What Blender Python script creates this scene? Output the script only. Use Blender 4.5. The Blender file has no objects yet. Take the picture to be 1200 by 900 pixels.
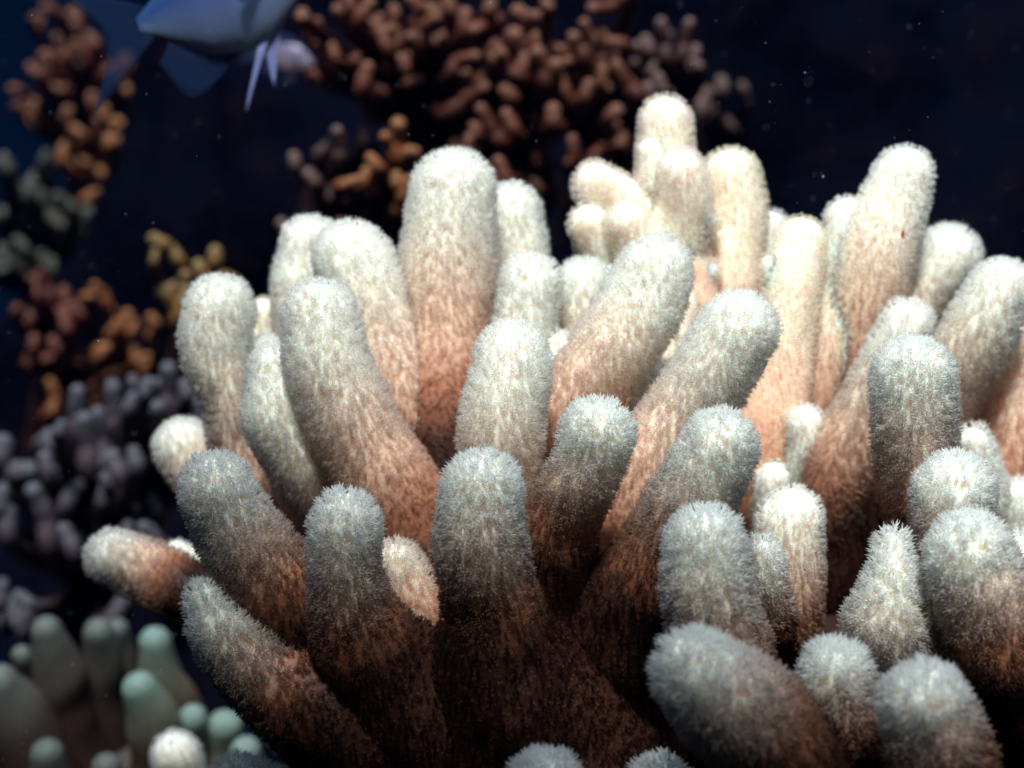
import bpy, bmesh, math, random
import numpy as np
from mathutils import Vector, Matrix
R = math.radians
rng = np.random.default_rng(11)
random.seed(11)

# ------------------------------------------------------------------ camera
scn = bpy.context.scene
col = scn.collection
CAM = np.array([0.0, 0.0, 0.45]); PITCH = R(12.0); FPX = 2000.0
cam = bpy.data.objects.new('camera', bpy.data.cameras.new('camera'))
col.objects.link(cam); scn.camera = cam
cam.location = CAM; cam.rotation_euler = (R(90) - PITCH, 0, 0)
cam.data.sensor_width = 36; cam.data.lens = 36 * FPX / 1200
cam.data.clip_start = 0.02; cam.data.clip_end = 200
cam.data.dof.use_dof = True; cam.data.dof.focus_distance = 0.465
cam.data.dof.aperture_fstop = 60 / 6.2
cam.data.dof.aperture_blades = 0

# ------------------------------------------------------------------ light
SUN_EL, SUN_AZ = R(64), R(186)        # azimuth from +Y (away from camera) towards +X
world = bpy.data.worlds.new('World'); scn.world = world; world.use_nodes = True
nt = world.node_tree; N, L = nt.nodes, nt.links; N.clear()
out = N.new('ShaderNodeOutputWorld'); bg = N.new('ShaderNodeBackground'); L.new(bg.outputs[0], out.inputs[0])
bg.inputs[1].default_value = 0.15
sky = N.new('ShaderNodeTexSky'); sky.sky_type = 'NISHITA'; sky.sun_disc = False
sky.sun_elevation = SUN_EL; sky.sun_rotation = SUN_AZ
tc = N.new('ShaderNodeTexCoord'); sep = N.new('ShaderNodeSeparateXYZ'); L.new(tc.outputs['Generated'], sep.inputs[0])
mr = N.new('ShaderNodeMapRange'); mr.interpolation_type = 'SMOOTHSTEP'      # the bright window overhead, dark water at the sides
mr.inputs['From Min'].default_value = 0.52; mr.inputs['From Max'].default_value = 0.86
L.new(sep.outputs['Z'], mr.inputs['Value'])
mr2 = N.new('ShaderNodeMapRange'); mr2.interpolation_type = 'SMOOTHSTEP'   # deep water is bluer towards open sea at the left
mr2.inputs['From Min'].default_value = 0.0; mr2.inputs['From Max'].default_value = -0.32
L.new(sep.outputs['X'], mr2.inputs['Value'])
deep = N.new('ShaderNodeMix'); deep.data_type = 'RGBA'
L.new(mr2.outputs[0], deep.inputs[0])
deep.inputs[6].default_value = (0.0022, 0.005, 0.022, 1); deep.inputs[7].default_value = (0.003, 0.017, 0.055, 1)
mx = N.new('ShaderNodeMix'); mx.data_type = 'RGBA'; L.new(mr.outputs[0], mx.inputs[0]); L.new(deep.outputs[2], mx.inputs[6]); hs = N.new('ShaderNodeHueSaturation'); hs.inputs['Saturation'].default_value = .78; L.new(sky.outputs[0], hs.inputs['Color']); L.new(hs.outputs[0], mx.inputs[7])
L.new(mx.outputs[2], bg.inputs[0])

sd = bpy.data.lights.new('sun', 'SUN'); sd.energy = 3.3; sd.angle = R(10); sd.color = (1.0, 0.99, 0.95)
sun = bpy.data.objects.new('sun', sd); col.objects.link(sun)
to_sun = Vector((math.cos(SUN_EL) * math.sin(SUN_AZ), math.cos(SUN_EL) * math.cos(SUN_AZ), math.sin(SUN_EL)))
sun.rotation_euler = to_sun.to_track_quat('Z', 'Y').to_euler()
sun.location = (0, 0.5, 3)

scn.view_settings.view_transform = 'Standard'; scn.view_settings.look = 'None'
scn.view_settings.exposure = 0.92; scn.view_settings.gamma = 1
scn.render.engine = 'CYCLES'
cy = scn.cycles; cy.use_denoising = True; cy.denoiser = 'OPENIMAGEDENOISE'
cy.max_bounces = 14; cy.diffuse_bounces = 9; cy.transmission_bounces = 9; cy.transparent_max_bounces = 32; cy.glossy_bounces = 2; cy.volume_bounces = 1
cy.sample_clamp_indirect = 6; cy.use_light_tree = False

# ------------------------------------------------------------------ helpers
cp, sp_ = math.cos(PITCH), math.sin(PITCH)
RIGHT = np.array([1.0, 0, 0]); FWD = np.array([0, cp, -sp_]); UP = np.array([0, sp_, cp])
def P(px, py, d):
    return CAM + RIGHT * ((px - 600) / FPX * d) + UP * (-(py - 450) / FPX * d) + FWD * d

def mat(name, build):
    m = bpy.data.materials.new(name); m.use_nodes = True
    t = m.node_tree; t.nodes.clear()
    o = t.nodes.new('ShaderNodeOutputMaterial'); build(t, t.nodes, t.links, o)
    return m

def ramp(N, stops):
    r = N.new('ShaderNodeValToRGB'); e = r.color_ramp.elements
    while len(e) < len(stops): e.new(0.5)
    for k, (p, c) in enumerate(stops):
        e[k].position = p; e[k].color = (*c, 1)
    return r

def tissue(stops, mott=(0.6, 0.35, 0.2), scale=350, sss=0.5, radius=0.006, rough=0.55, bump=0.3, spots=None, hue=(1, .35, .16)):
    """coral flesh: pigment, darkened by painted shade on the soft coral, runs along the branch (attribute t: 0 tip, 1 base), mottled, with subsurface light"""
    def b(t, N, L, o):
        p = N.new('ShaderNodeBsdfPrincipled')
        a = N.new('ShaderNodeAttribute'); a.attribute_name = 't'
        r = ramp(N, stops)
        nz = N.new('ShaderNodeTexNoise'); nz.inputs['Scale'].default_value = scale * .12; nz.inputs['Detail'].default_value = 3
        tco = N.new('ShaderNodeTexCoord'); L.new(tco.outputs['Object'], nz.inputs['Vector'])
        ma = N.new('ShaderNodeMath'); ma.operation = 'MULTIPLY_ADD'; ma.inputs[1].default_value = 0.12; 
        L.new(nz.outputs[0], ma.inputs[0]); L.new(a.outputs['Fac'], ma.inputs[2])
        sb = N.new('ShaderNodeMath'); sb.operation = 'SUBTRACT'; sb.inputs[1].default_value = 0.06
        L.new(ma.outputs[0], sb.inputs[0]); L.new(sb.outputs[0], r.inputs[0])
        n2 = N.new('ShaderNodeTexNoise'); n2.inputs['Scale'].default_value = scale; n2.inputs['Detail'].default_value = 4
        L.new(tco.outputs['Object'], n2.inputs['Vector'])
        mm = N.new('ShaderNodeMapRange'); mm.inputs['From Min'].default_value = .45; mm.inputs['From Max'].default_value = .7
        mm.inputs['To Max'].default_value = .45; L.new(n2.outputs[0], mm.inputs['Value'])
        mi = N.new('ShaderNodeMix'); mi.data_type = 'RGBA'; mi.blend_type = 'MULTIPLY'
        L.new(mm.outputs[0], mi.inputs[0]); L.new(r.outputs[0], mi.inputs[6]); mi.inputs[7].default_value = (*mott, 1)
        last = mi.outputs[2]
        vo = N.new('ShaderNodeTexVoronoi'); vo.inputs['Scale'].default_value = scale * 2.0
        L.new(tco.outputs['Object'], vo.inputs['Vector'])
        if spots:                                   # closed polyps: pale rings sunk in the flesh
            v = N.new('ShaderNodeMapRange'); v.inputs['From Min'].default_value = .34; v.inputs['From Max'].default_value = .18
            L.new(vo.outputs['Distance'], v.inputs['Value'])
            v.inputs['To Max'].default_value = .05
            m3 = N.new('ShaderNodeMix'); m3.data_type = 'RGBA'; L.new(v.outputs[0], m3.inputs[0])
            L.new(last, m3.inputs[6]); m3.inputs[7].default_value = (*spots, 1); last = m3.outputs[2]
        L.new(last, p.inputs['Base Color'])
        p.inputs['Roughness'].default_value = rough; p.inputs['Specular IOR Level'].default_value = .25
        p.inputs['Subsurface Weight'].default_value = sss; p.inputs['Subsurface Radius'].default_value = hue
        p.inputs['Subsurface Scale'].default_value = radius
        bu = N.new('ShaderNodeBump'); bu.inputs['Strength'].default_value = bump; bu.inputs['Distance'].default_value = .0006
        bu.invert = True
        L.new(vo.outputs['Distance'], bu.inputs['Height']); L.new(bu.outputs[0], p.inputs['Normal'])
        L.new(p.outputs[0], o.inputs[0])
    return b

def polyp_mat(tip, low, end, tr=0.55, clear=.66):
    def b(t, N, L, o):
        a = N.new('ShaderNodeAttribute'); a.attribute_name = 't'
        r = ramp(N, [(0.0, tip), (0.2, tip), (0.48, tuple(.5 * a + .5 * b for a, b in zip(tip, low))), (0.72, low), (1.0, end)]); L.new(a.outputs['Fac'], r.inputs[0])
        d = N.new('ShaderNodeBsdfPrincipled'); d.inputs['Roughness'].default_value = .5; d.inputs['Specular IOR Level'].default_value = .12
        x = N.new('ShaderNodeBsdfTranslucent'); m = N.new('ShaderNodeMixShader'); m.inputs[0].default_value = tr
        L.new(r.outputs[0], d.inputs['Base Color']); L.new(r.outputs[0], x.inputs[0])
        L.new(d.outputs[0], m.inputs[1]); L.new(x.outputs[0], m.inputs[2])
        tp = N.new('ShaderNodeBsdfTransparent'); m2 = N.new('ShaderNodeMixShader'); m2.inputs[0].default_value = clear
        L.new(m.outputs[0], m2.inputs[1]); L.new(tp.outputs[0], m2.inputs[2]); L.new(m2.outputs[0], o.inputs[0])
    return b

M = {}
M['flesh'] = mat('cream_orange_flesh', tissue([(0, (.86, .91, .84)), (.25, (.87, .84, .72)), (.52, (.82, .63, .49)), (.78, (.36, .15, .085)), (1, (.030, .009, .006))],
                 spots=(.75, .62, .45), sss=.7, radius=.006, mott=(.82, .70, .55)))  # cream to orange is pigment; the near-black base end is painted shade
M['peach_glow_flesh'] = mat('peach_glow_flesh', tissue([(0, (.88, .86, .76)), (.3, (.88, .78, .64)), (.6, (.80, .55, .40)), (.85, (.55, .24, .13)), (1, (.16, .045, .022))],
                 spots=(.85, .70, .55), sss=.8, radius=.008, mott=(.9, .8, .7)))  # peach puts the warm glow between back branches into the colour
M['polyp'] = mat('white_polyp', polyp_mat((.92, .95, .92), (.70, .48, .36), (.055, .018, .011)))  # white to tan is pigment, the dark end paints shade low down
M['near_shade_polyp'] = mat('near_white_shade_polyp', polyp_mat((.91, .95, .93), (.44, .26, .17), (.032, .010, .006), clear=.52))  # front copy, lower colours darkened further as painted shade
M['warm_polyp'] = mat('cream_polyp', polyp_mat((.93, .91, .78), (.80, .60, .46), (.35, .16, .09)))
M['peach_polyp'] = mat('peach_polyp', polyp_mat((.93, .89, .82), (.85, .58, .46), (.35, .13, .08)))  # peach variant paints warm light into the fuzz of glowing branches

def catmull(pts, n):
    pts = np.array(pts, float)
    ext = np.vstack([2 * pts[0] - pts[1], pts, 2 * pts[-1] - pts[-2]])
    o = []
    for i in range(1, len(ext) - 2):
        p0, p1, p2, p3 = ext[i - 1], ext[i], ext[i + 1], ext[i + 2]
        for k in range(n):
            u = k / n
            o.append(.5 * ((2 * p1) + (-p0 + p2) * u + (2 * p0 - 5 * p1 + 4 * p2 - p3) * u * u + (-p0 + 3 * p1 - 3 * p2 + p3) * u ** 3))
    o.append(pts[-1]); return np.array(o)

def lumps(p, seed, f):
    r = np.random.default_rng(seed); s = 0
    for k in range(5):
        w = r.normal(size=3); w /= np.linalg.norm(w); s = s + np.sin(p @ w * f * (1 + .45 * k) + r.uniform(0, 6.3)) / (1 + .4 * k)
    return s / 2.6

def tube_grid(P3, rad, segs=26, cap=7, step=None, lump=.05, seed=0, lf=None, tip_sharp=1.0):
    """rings of a rounded, tapering, slightly lumpy finger; P3[0] is the centre of the round tip"""
    n = 10
    c = catmull(np.hstack([np.array(P3), np.array(rad)[:, None]]), n)
    pos, r = c[:, :3], np.maximum(c[:, 3], 1e-5)
    seg = np.linalg.norm(np.diff(pos, axis=0), axis=1); s = np.concatenate([[0], np.cumsum(seg)])
    step = step or np.mean(r) * .16
    m = max(8, int(s[-1] / step)); ss = np.linspace(0, s[-1], m)
    pos = np.stack([np.interp(ss, s, pos[:, k]) for k in range(3)], 1); r = np.interp(ss, s, r)
    d0 = pos[0] - pos[1]; d0 /= np.linalg.norm(d0)
    a = np.linspace(0.04, math.pi / 2, cap, endpoint=False)
    cpos = pos[0] + d0 * (r[0] * np.cos(a) * tip_sharp)[:, None]; cr = r[0] * np.sin(a)
    de = pos[-1] - pos[-2]; de /= np.linalg.norm(de)
    b = np.linspace(math.pi / 2, 0.05, 5)[1:]
    epos = pos[-1] + de * (r[-1] * np.cos(b) * .6)[:, None]; er = r[-1] * np.sin(b)
    C = np.vstack([cpos, pos, epos]); RR = np.concatenate([cr, r, er])
    T = np.gradient(C, axis=0); T /= np.linalg.norm(T, axis=1)[:, None]
    u = np.cross(T[0], [0.3, 1, 0.2]); u /= np.linalg.norm(u)
    U = []
    for t in T:
        u = u - t * (u @ t); u /= np.linalg.norm(u); U.append(u)
    U = np.array(U); V = np.cross(T, U)
    th = np.linspace(0, 2 * math.pi, segs, endpoint=False)
    off = U[:, None, :] * np.cos(th)[None, :, None] + V[:, None, :] * np.sin(th)[None, :, None]
    G = C[:, None, :] + off * RR[:, None, None]
    lf = lf or 1.6 / np.mean(rad)
    G = C[:, None, :] + off * (RR[:, None] * (1 + lump * lumps(G.reshape(-1, 3), seed, lf).reshape(G.shape[:2])))[:, :, None]
    dist = np.concatenate([[0], np.cumsum(np.linalg.norm(np.diff(C, axis=0), axis=1))])
    return G, dist, T, RR

def grid_faces(nr, ns, base=0):
    i = np.arange(nr - 1)[:, None] * ns; j = np.arange(ns)[None, :]; j2 = (j + 1) % ns
    f = np.stack([i + j, i + j2, i + ns + j2, i + ns + j], -1).reshape(-1, 4) + base
    return f

def make_mesh(name, verts, faces_list, t, m, parent=None, smooth=True):
    """faces_list: list of int arrays (k,3) / (k,4) / lists"""
    me = bpy.data.meshes.new(name)
    lt, li = [], []
    for f in faces_list:
        f = np.asarray(f); lt.append(np.full(len(f), f.shape[1])); li.append(f.reshape(-1))
    lt = np.concatenate(lt); li = np.concatenate(li)
    me.vertices.add(len(verts)); me.vertices.foreach_set('co', np.asarray(verts, np.float32).reshape(-1))
    me.loops.add(len(li)); me.loops.foreach_set('vertex_index', li.astype(np.int32))
    me.polygons.add(len(lt)); me.polygons.foreach_set('loop_start', np.concatenate([[0], np.cumsum(lt)[:-1]]).astype(np.int32))
    me.polygons.foreach_set('loop_total', lt.astype(np.int32))
    me.update(calc_edges=True)
    me.polygons.foreach_set('use_smooth', np.full(len(lt), smooth))
    if t is not None:
        at = me.attributes.new('t', 'FLOAT', 'POINT'); at.data.foreach_set('value', np.asarray(t, np.float32))
    me.materials.append(m); me.validate()
    o = bpy.data.objects.new(name, me); col.objects.link(o)
    if parent is not None:
        o.parent = parent; o.matrix_parent_inverse = Matrix.Translation(-Vector(parent_world(parent)))
    return o

def parent_world(o):
    v = Vector((0, 0, 0))
    while o is not None:
        if o.type == 'EMPTY': v = v + o.location
        o = o.parent
    return v

def thing(name, label, cat, loc, group=None):
    o = bpy.data.objects.new(name, None); o.empty_display_size = .02; col.objects.link(o)
    o.location = loc; o['label'] = label; o['category'] = cat
    if group: o['group'] = group
    return o

# polyp templates: a slim stalk that opens into a crown of tapering tentacles (unit length, +Z)
def polyp_template(r, nt=6, stalk=.52, w=.14, spread=.42):
    V, F = [], []
    k = 4
    for z, rr in ((-.08, .17), (stalk, .16)):
        for i in range(k):
            a = 2 * math.pi * i / k; V.append((rr * math.cos(a), rr * math.sin(a), z))
    for i in range(k):
        j = (i + 1) % k; F.append((i, j, k + j)); F.append((i, k + j, k + i))
    for i in range(nt):
        a = 2 * math.pi * (i + r.uniform(-.25, .25)) / nt; ca, sa = math.cos(a), math.sin(a)
        b = len(V); rb = .09; z0 = stalk - .06
        ex = spread * r.uniform(.5, 1.2); L_ = (1 - stalk) * r.uniform(.75, 1.15)
        ww = w * .8
        V += [(rb * ca - ww * sa, rb * sa + ww * ca, z0), (rb * ca + ww * sa, rb * sa - ww * ca, z0), ((rb + .07) * ca, (rb + .07) * sa, z0 - .04),
              ((rb + ex * .62) * ca - ww * .8 * sa, (rb + ex * .62) * sa + ww * .8 * ca, z0 + L_ * .55), ((rb + ex * .62) * ca + ww * .8 * sa, (rb + ex * .62) * sa - ww * .8 * ca, z0 + L_ * .55),
              ((rb + ex * .9) * ca, (rb + ex * .9) * sa, z0 + L_)]
        F += [(b, b + 1, b + 4), (b, b + 4, b + 3), (b + 3, b + 4, b + 5), (b + 1, b + 2, b + 4), (b + 2, b, b + 3), (b + 2, b + 5, b + 4), (b + 2, b + 3, b + 5)]
    return np.array(V), np.array(F)
_r = random.Random(3)
TEMPL = [polyp_template(_r, nt=_r.choice([5, 6])) for _ in range(6)]
STUB = [polyp_template(_r, nt=5, stalk=.62, w=.16, spread=.22) for _ in range(4)]

def polyps_on(grids, L0, spacing, prof, seed, lean=.35, templ=TEMPL, max_t=1.0, tlen=None, fade=None):
    """grids: list of (G, dist, T). prof(u)->length factor by distance from the tip in metres"""
    r = np.random.default_rng(seed); VV, FF, TT = [], [], []; nv = 0
    for G, dist, T, RR in grids:
        nr, ns, _ = G.shape
        G2 = np.concatenate([G, G[:, :1]], 1)
        e1 = G2[:-1, 1:] - G2[:-1, :-1]; e2 = G2[1:, :-1] - G2[:-1, :-1]
        nrm = np.cross(e2, e1); area = np.linalg.norm(nrm, axis=2)
        # orient outward
        Cc = G.mean(1); outv = (G[:-1] - Cc[:-1, None, :])
        sgn = np.sign((nrm * outv).sum(2).mean()); nrm = nrm * (sgn if sgn != 0 else 1)
        nrm = nrm / np.maximum(area[:, :, None], 1e-12)
        us = dist[:-1]; pf = np.array([prof(u) for u in us])
        keep = (pf > .05)
        dens = np.where(keep, 1.0, 0)[:, None] * area
        n = int(dens.sum() / spacing ** 2 * 5)
        if n < 5: continue
        # dart throwing on a fine grid keeps neighbours apart without lining them up
        cum = np.cumsum(dens.reshape(-1)); cum /= cum[-1]
        idx = np.minimum(np.searchsorted(cum, r.uniform(0, 1, n)), len(cum) - 1)
        i, j = idx // ns, idx % ns
        a, b = r.uniform(0, 1, n)[:, None], r.uniform(0, 1, n)[:, None]
        p = (G2[i, j] * (1 - a) + G2[i + 1, j] * a) * (1 - b) + (G2[i, j + 1] * (1 - a) + G2[i + 1, j + 1] * a) * b
        sel = np.arange(n)
        for sh, cs in ((0, .95), (.5, .9), (.27, .9)):
            q = np.floor(p[sel] / (spacing * cs) + sh).astype(np.int64)
            _, first = np.unique(q[:, 0] * 73856093 ^ q[:, 1] * 19349663 ^ q[:, 2] * 83492791, return_index=True); sel = sel[np.sort(first)]
        sel = sel[r.uniform(0, 1, len(sel)) < np.clip(.2 + .8 * pf[i[sel]], 0, 1)]
        i, j, p = i[sel], j[sel], p[sel]; n = len(sel)
        if n < 1: continue
        nn = nrm[i, j]
        ln = L0 * pf[i] * r.uniform(.72, 1.2, n)
        ln *= 1 + .18 * lumps(p, seed + 5, 900)
        z = nn - T[i] * lean * (1 - np.abs((nn * T[i]).sum(1)))[:, None] + r.normal(0, .11, (n, 3))
        cl = np.stack([lumps(p, seed + 11 + k, 700) for k in range(3)], 1)     # neighbours lean together in tufts
        z = z + .22 * cl
        z /= np.linalg.norm(z, axis=1)[:, None]
        x = np.cross(z, r.normal(size=(n, 3))); x /= np.linalg.norm(x, axis=1)[:, None]; y = np.cross(z, x)
        wsc = L0 * (.25 + .75 * pf[i]) * r.uniform(.85, 1.15, n)
        tv = np.clip(us[i] / (tlen or dist[-1]), 0, 1)
        pick = r.integers(0, len(templ), n)
        for k, (tV, tF) in enumerate(templ):
            s = pick == k
            if not s.any(): continue
            m_ = s.sum()
            w = p[s][:, None, :] + x[s][:, None, :] * (tV[None, :, 0:1] * wsc[s][:, None, None]) + y[s][:, None, :] * (tV[None, :, 1:2] * wsc[s][:, None, None]) \
                + z[s][:, None, :] * (tV[None, :, 2:3] * ln[s][:, None, None])
            VV.append(w.reshape(-1, 3)); FF.append((tF[None] + (np.arange(m_) * len(tV))[:, None, None]).reshape(-1, 3) + nv); nv += m_ * len(tV)
            TT.append(np.repeat(tv[s], len(tV)))
    return np.vstack(VV), np.vstack(FF), np.concatenate(TT)

PX = 0.47 / FPX
def branch(parent, chains, L=12.5, space=5.1, tl=330, keep=.2, m='flesh', pm='polyp', lump=.125, templ=TEMPL, label=None, lean=.18, sharp=1.0, name='branch', full=105, flare=1.0):
    """chains: list of [(px, py, r_px, depth), ...] tip first; r_px is the outline with the polyps open"""
    keep = min(keep, .5) * .25; soft = True
    L *= 1.12; space *= 1.15 if space < 6 else 1
    seed = int(abs(chains[0][0][0] * 7 + chains[0][0][1] * 13)) + 1
    if pm in ('peach_polyp', 'warm_polyp') and m == 'flesh': m = 'peach_glow_flesh'
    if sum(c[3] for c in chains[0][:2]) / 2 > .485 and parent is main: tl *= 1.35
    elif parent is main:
        tl *= .86  # front branches darken sooner, shade put into the colour
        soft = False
        if pm == 'polyp': pm = 'near_shade_polyp'
    grids = []; V, F, T = [], [], []; nv = 0
    for ch in chains:
        P3 = [P(x, y, d) for x, y, r, d in ch]; Lm = L * PX
        wide = [1, 1, 1.04, 1.16, 1.32, 1.4, 1.4, 1.4]
        rad = [max(r / FPX * d - Lm * (.62 if soft else .68), r / FPX * d * .5) * (1 + (wide[q] - 1) * flare) for q, (x, y, r, d) in enumerate(ch)]
        G, dist, TT_, RR = tube_grid(P3, rad, lump=lump, seed=seed, tip_sharp=sharp, segs=26)
        grids.append((G, dist, TT_, RR)); nr, ns, _ = G.shape
        V.append(G.reshape(-1, 3)); F.append(grid_faces(nr, ns, nv)); nv += nr * ns
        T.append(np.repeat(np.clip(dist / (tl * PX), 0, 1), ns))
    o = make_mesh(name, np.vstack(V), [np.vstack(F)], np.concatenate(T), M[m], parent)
    if label: o['label'] = label
    f0 = full * PX; f1 = tl * 1.0 * PX
    def prof(u):
        if u < f0: return 1.0
        if u > max(f1, 330 * PX) * 1.35: return 0
        return max(.5, 1 - .5 * (u - f0) / (f1 - f0))
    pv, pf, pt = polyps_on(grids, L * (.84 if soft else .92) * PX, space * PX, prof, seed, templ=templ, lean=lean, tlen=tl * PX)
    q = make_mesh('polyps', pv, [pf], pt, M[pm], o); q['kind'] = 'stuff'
    q.matrix_parent_inverse = Matrix.Identity(4)
    return o

# ------------------------------------------------------------------ the setting: rock
def rock_mat(t, N, L, o):
    p = N.new('ShaderNodeBsdfPrincipled'); p.inputs['Roughness'].default_value = .95; p.inputs['Specular IOR Level'].default_value = .0
    tco = N.new('ShaderNodeTexCoord'); n = N.new('ShaderNodeTexNoise'); n.inputs['Scale'].default_value = 22; n.inputs['Detail'].default_value = 8
    L.new(tco.outputs['Object'], n.inputs['Vector'])
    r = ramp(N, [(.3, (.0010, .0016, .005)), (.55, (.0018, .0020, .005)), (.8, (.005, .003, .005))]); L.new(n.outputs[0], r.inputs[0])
    L.new(r.outputs[0], p.inputs['Base Color'])
    b = N.new('ShaderNodeBump'); b.inputs['Strength'].default_value = .8; b.inputs['Distance'].default_value = .02
    L.new(n.outputs[0], b.inputs['Height']); L.new(b.outputs[0], p.inputs['Normal']); L.new(p.outputs[0], o.inputs[0])
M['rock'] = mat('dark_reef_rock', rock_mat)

def reef():
    nx, ny = 220, 180
    # one sheet: seabed under the corals that climbs into a steep reef face behind them
    s = np.linspace(0, 1, ny); x = np.linspace(-1, 1, nx)
    x = np.sign(x) * np.abs(x) ** 1.8 * 2.6
    X, S = np.meshgrid(x, s)
    ks = [0, .12, .42, .55, .80, .90, 1.0]
    yb = [-2.3, -.3, .62, 1.10, 1.34, 2.0, 2.9]
    zb = [-.35, -.06, -.03, .10, .80, .60, .3]
    Y = np.interp(S, ks, yb); Z = np.interp(S, ks, zb)
    open_sea = 1 / (1 + np.exp((X + .27) * 22))           # the reef falls away at the left
    Z = Z - open_sea * np.clip(Y - .95, 0, 1.0) * 1.6
    open_r = 1 / (1 + np.exp(-(X - .17) * 22))
    Y = Y + open_r * np.clip(Z, 0, 1) * .25
    pt = np.stack([X, Y, Z], -1).reshape(-1, 3)
    h = .035 * lumps(pt, 3, 9) + .02 * lumps(pt, 4, 31) + .008 * lumps(pt, 9, 90)
    pt[:, 2] += h; pt[:, 1] -= h * 1.2
    i = (np.arange(ny - 1)[:, None] * nx + np.arange(nx - 1)[None, :]).reshape(-1)
    F = np.stack([i, i + 1, i + nx + 1, i + nx], -1)
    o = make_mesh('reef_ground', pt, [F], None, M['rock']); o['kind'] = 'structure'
reef()

EDGE_Y, EDGE_X = .115, .03
def shade_ledge():
    # added unseen ledge on a pillar, shaped to shade the coral's front left
    nu, nv = 90, 100; V = []
    for i in range(nu):
        u = i / (nu - 1)
        for j in range(nv):
            a = 2 * math.pi * j / nv; ca, sa = math.cos(a), math.sin(a)
            x = -.42 + .86 * np.sign(ca) * abs(ca) ** .6 * (1 - .15 * u)
            edge = EDGE_Y - .125 / (1 + math.exp(-(x - EDGE_X) * 28))
            edge += .11 / (1 + math.exp((x + .125) * 70))
            y = -1.6 + (edge + 1.6) * u
            k = math.sqrt(max(0.0, 1 - ((u - .92) / .08) ** 2)) + .001 if u > .92 else 1
            V.append((x * (.9 + .1 * k) - .042 * (1 - k), y, 1.00 + .10 * k * (1.8 - .8 * u) * np.sign(sa) * abs(sa) ** .7))
    V = np.array(V); h = .025 * lumps(V, 8, 14) + .012 * lumps(V, 6, 45)
    V = V + np.stack([h * .8, h * .7, h], 1)
    o = make_mesh('added_shade_ledge', V, [grid_faces(nu, nv)], None, M['rock']); o['kind'] = 'structure'
    V = []
    for i in range(40):
        z = -.6 + 1.75 * i / 39
        for j in range(40):
            a = 2 * math.pi * j / 40; q = .55 + .12 * math.sin(z * 4)
            V.append((-.45 + q * math.cos(a), -1.6 + q * .7 * math.sin(a), z))
    V = np.array(V); h = .05 * lumps(V, 12, 9); V = V + np.stack([h, h, h * .3], 1)
    o = make_mesh('added_ledge_pillar', V, [grid_faces(40, 40)], None, M['rock']); o['kind'] = 'structure'
shade_ledge()

# ------------------------------------------------------------------ haze: the water itself
def water_haze():
    bpy_me = bpy.data.meshes.new('haze'); bm = bmesh.new(); bmesh.ops.create_cube(bm, size=1); bm.to_mesh(bpy_me); bm.free()
    o = bpy.data.objects.new('haze', bpy_me); col.objects.link(o)
    o.scale = (6.4, 6.2, 4.8); o.location = (0, .4, -.6)
    def b(t, N, L, out):
        v = N.new('ShaderNodeVolumePrincipled'); v.inputs['Color'].default_value = (.010, .045, .19, 1)
        v.inputs['Density'].default_value = .03; v.inputs['Anisotropy'].default_value = .3
        L.new(v.outputs[0], out.inputs['Volume'])
    bpy_me.materials.append(mat('sea_water', b)); o['kind'] = 'stuff'
water_haze()

# ------------------------------------------------------------------ the big soft coral
main = thing('soft_coral', 'large white and orange finger soft coral with open polyps filling the foreground', 'soft coral', P(700, 980, .56))
M['stalk'] = mat('shaded_brown_stalk', tissue([(0, (.05, .017, .011)), (1, (.026, .009, .007))], sss=.2, radius=.003, bump=.15))  # brown stalk darkened further, deep shade of the base painted in
def flesh_part(name, ch, parent=main, m='stalk'):
    P3 = [P(x, y, d) for x, y, r, d in ch]; rad = [r / FPX * d for x, y, r, d in ch]
    G, dist, T, RR = tube_grid(P3, rad, segs=48, lump=.10, seed=5)
    return make_mesh(name, G.reshape(-1, 3), [grid_faces(*G.shape[:2])], np.full(G.shape[0] * G.shape[1], 1.06), M[m], parent)
flesh_part('base', [(590, 830, 95, .56), (640, 900, 190, .57), (700, 1040, 240, .57), (700, 1180, 240, .57)])
flesh_part('base', [(1060, 700, 90, .60), (1010, 850, 190, .58), (960, 1000, 240, .58), (940, 1150, 240, .57)])

flesh_part('base', [(690, 640, 40, .565), (650, 720, 80, .555), (600, 800, 130, .55), (590, 900, 170, .56)])
flesh_part('base', [(470, 700, 36, .55), (500, 770, 70, .545), (520, 850, 110, .55), (560, 950, 150, .56)])
flesh_part('base', [(930, 520, 40, .60), (940, 600, 80, .60), (980, 700, 120, .595), (1000, 830, 150, .59)])
flesh_part('base', [(1060, 500, 40, .61), (1070, 570, 80, .61), (1080, 680, 120, .60), (1060, 830, 150, .59)])
flesh_part('base', [(420, 740, 45, .495), (480, 815, 100, .505), (560, 920, 160, .52)])
flesh_part('base', [(625, 755, 60, .50), (650, 830, 125, .51), (660, 950, 190, .53)])
flesh_part('base', [(760, 800, 50, .53), (820, 880, 100, .53), (900, 980, 160, .54)])
A = lambda *ch, **k: branch(main, [list(c) for c in ch], **k)
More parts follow.
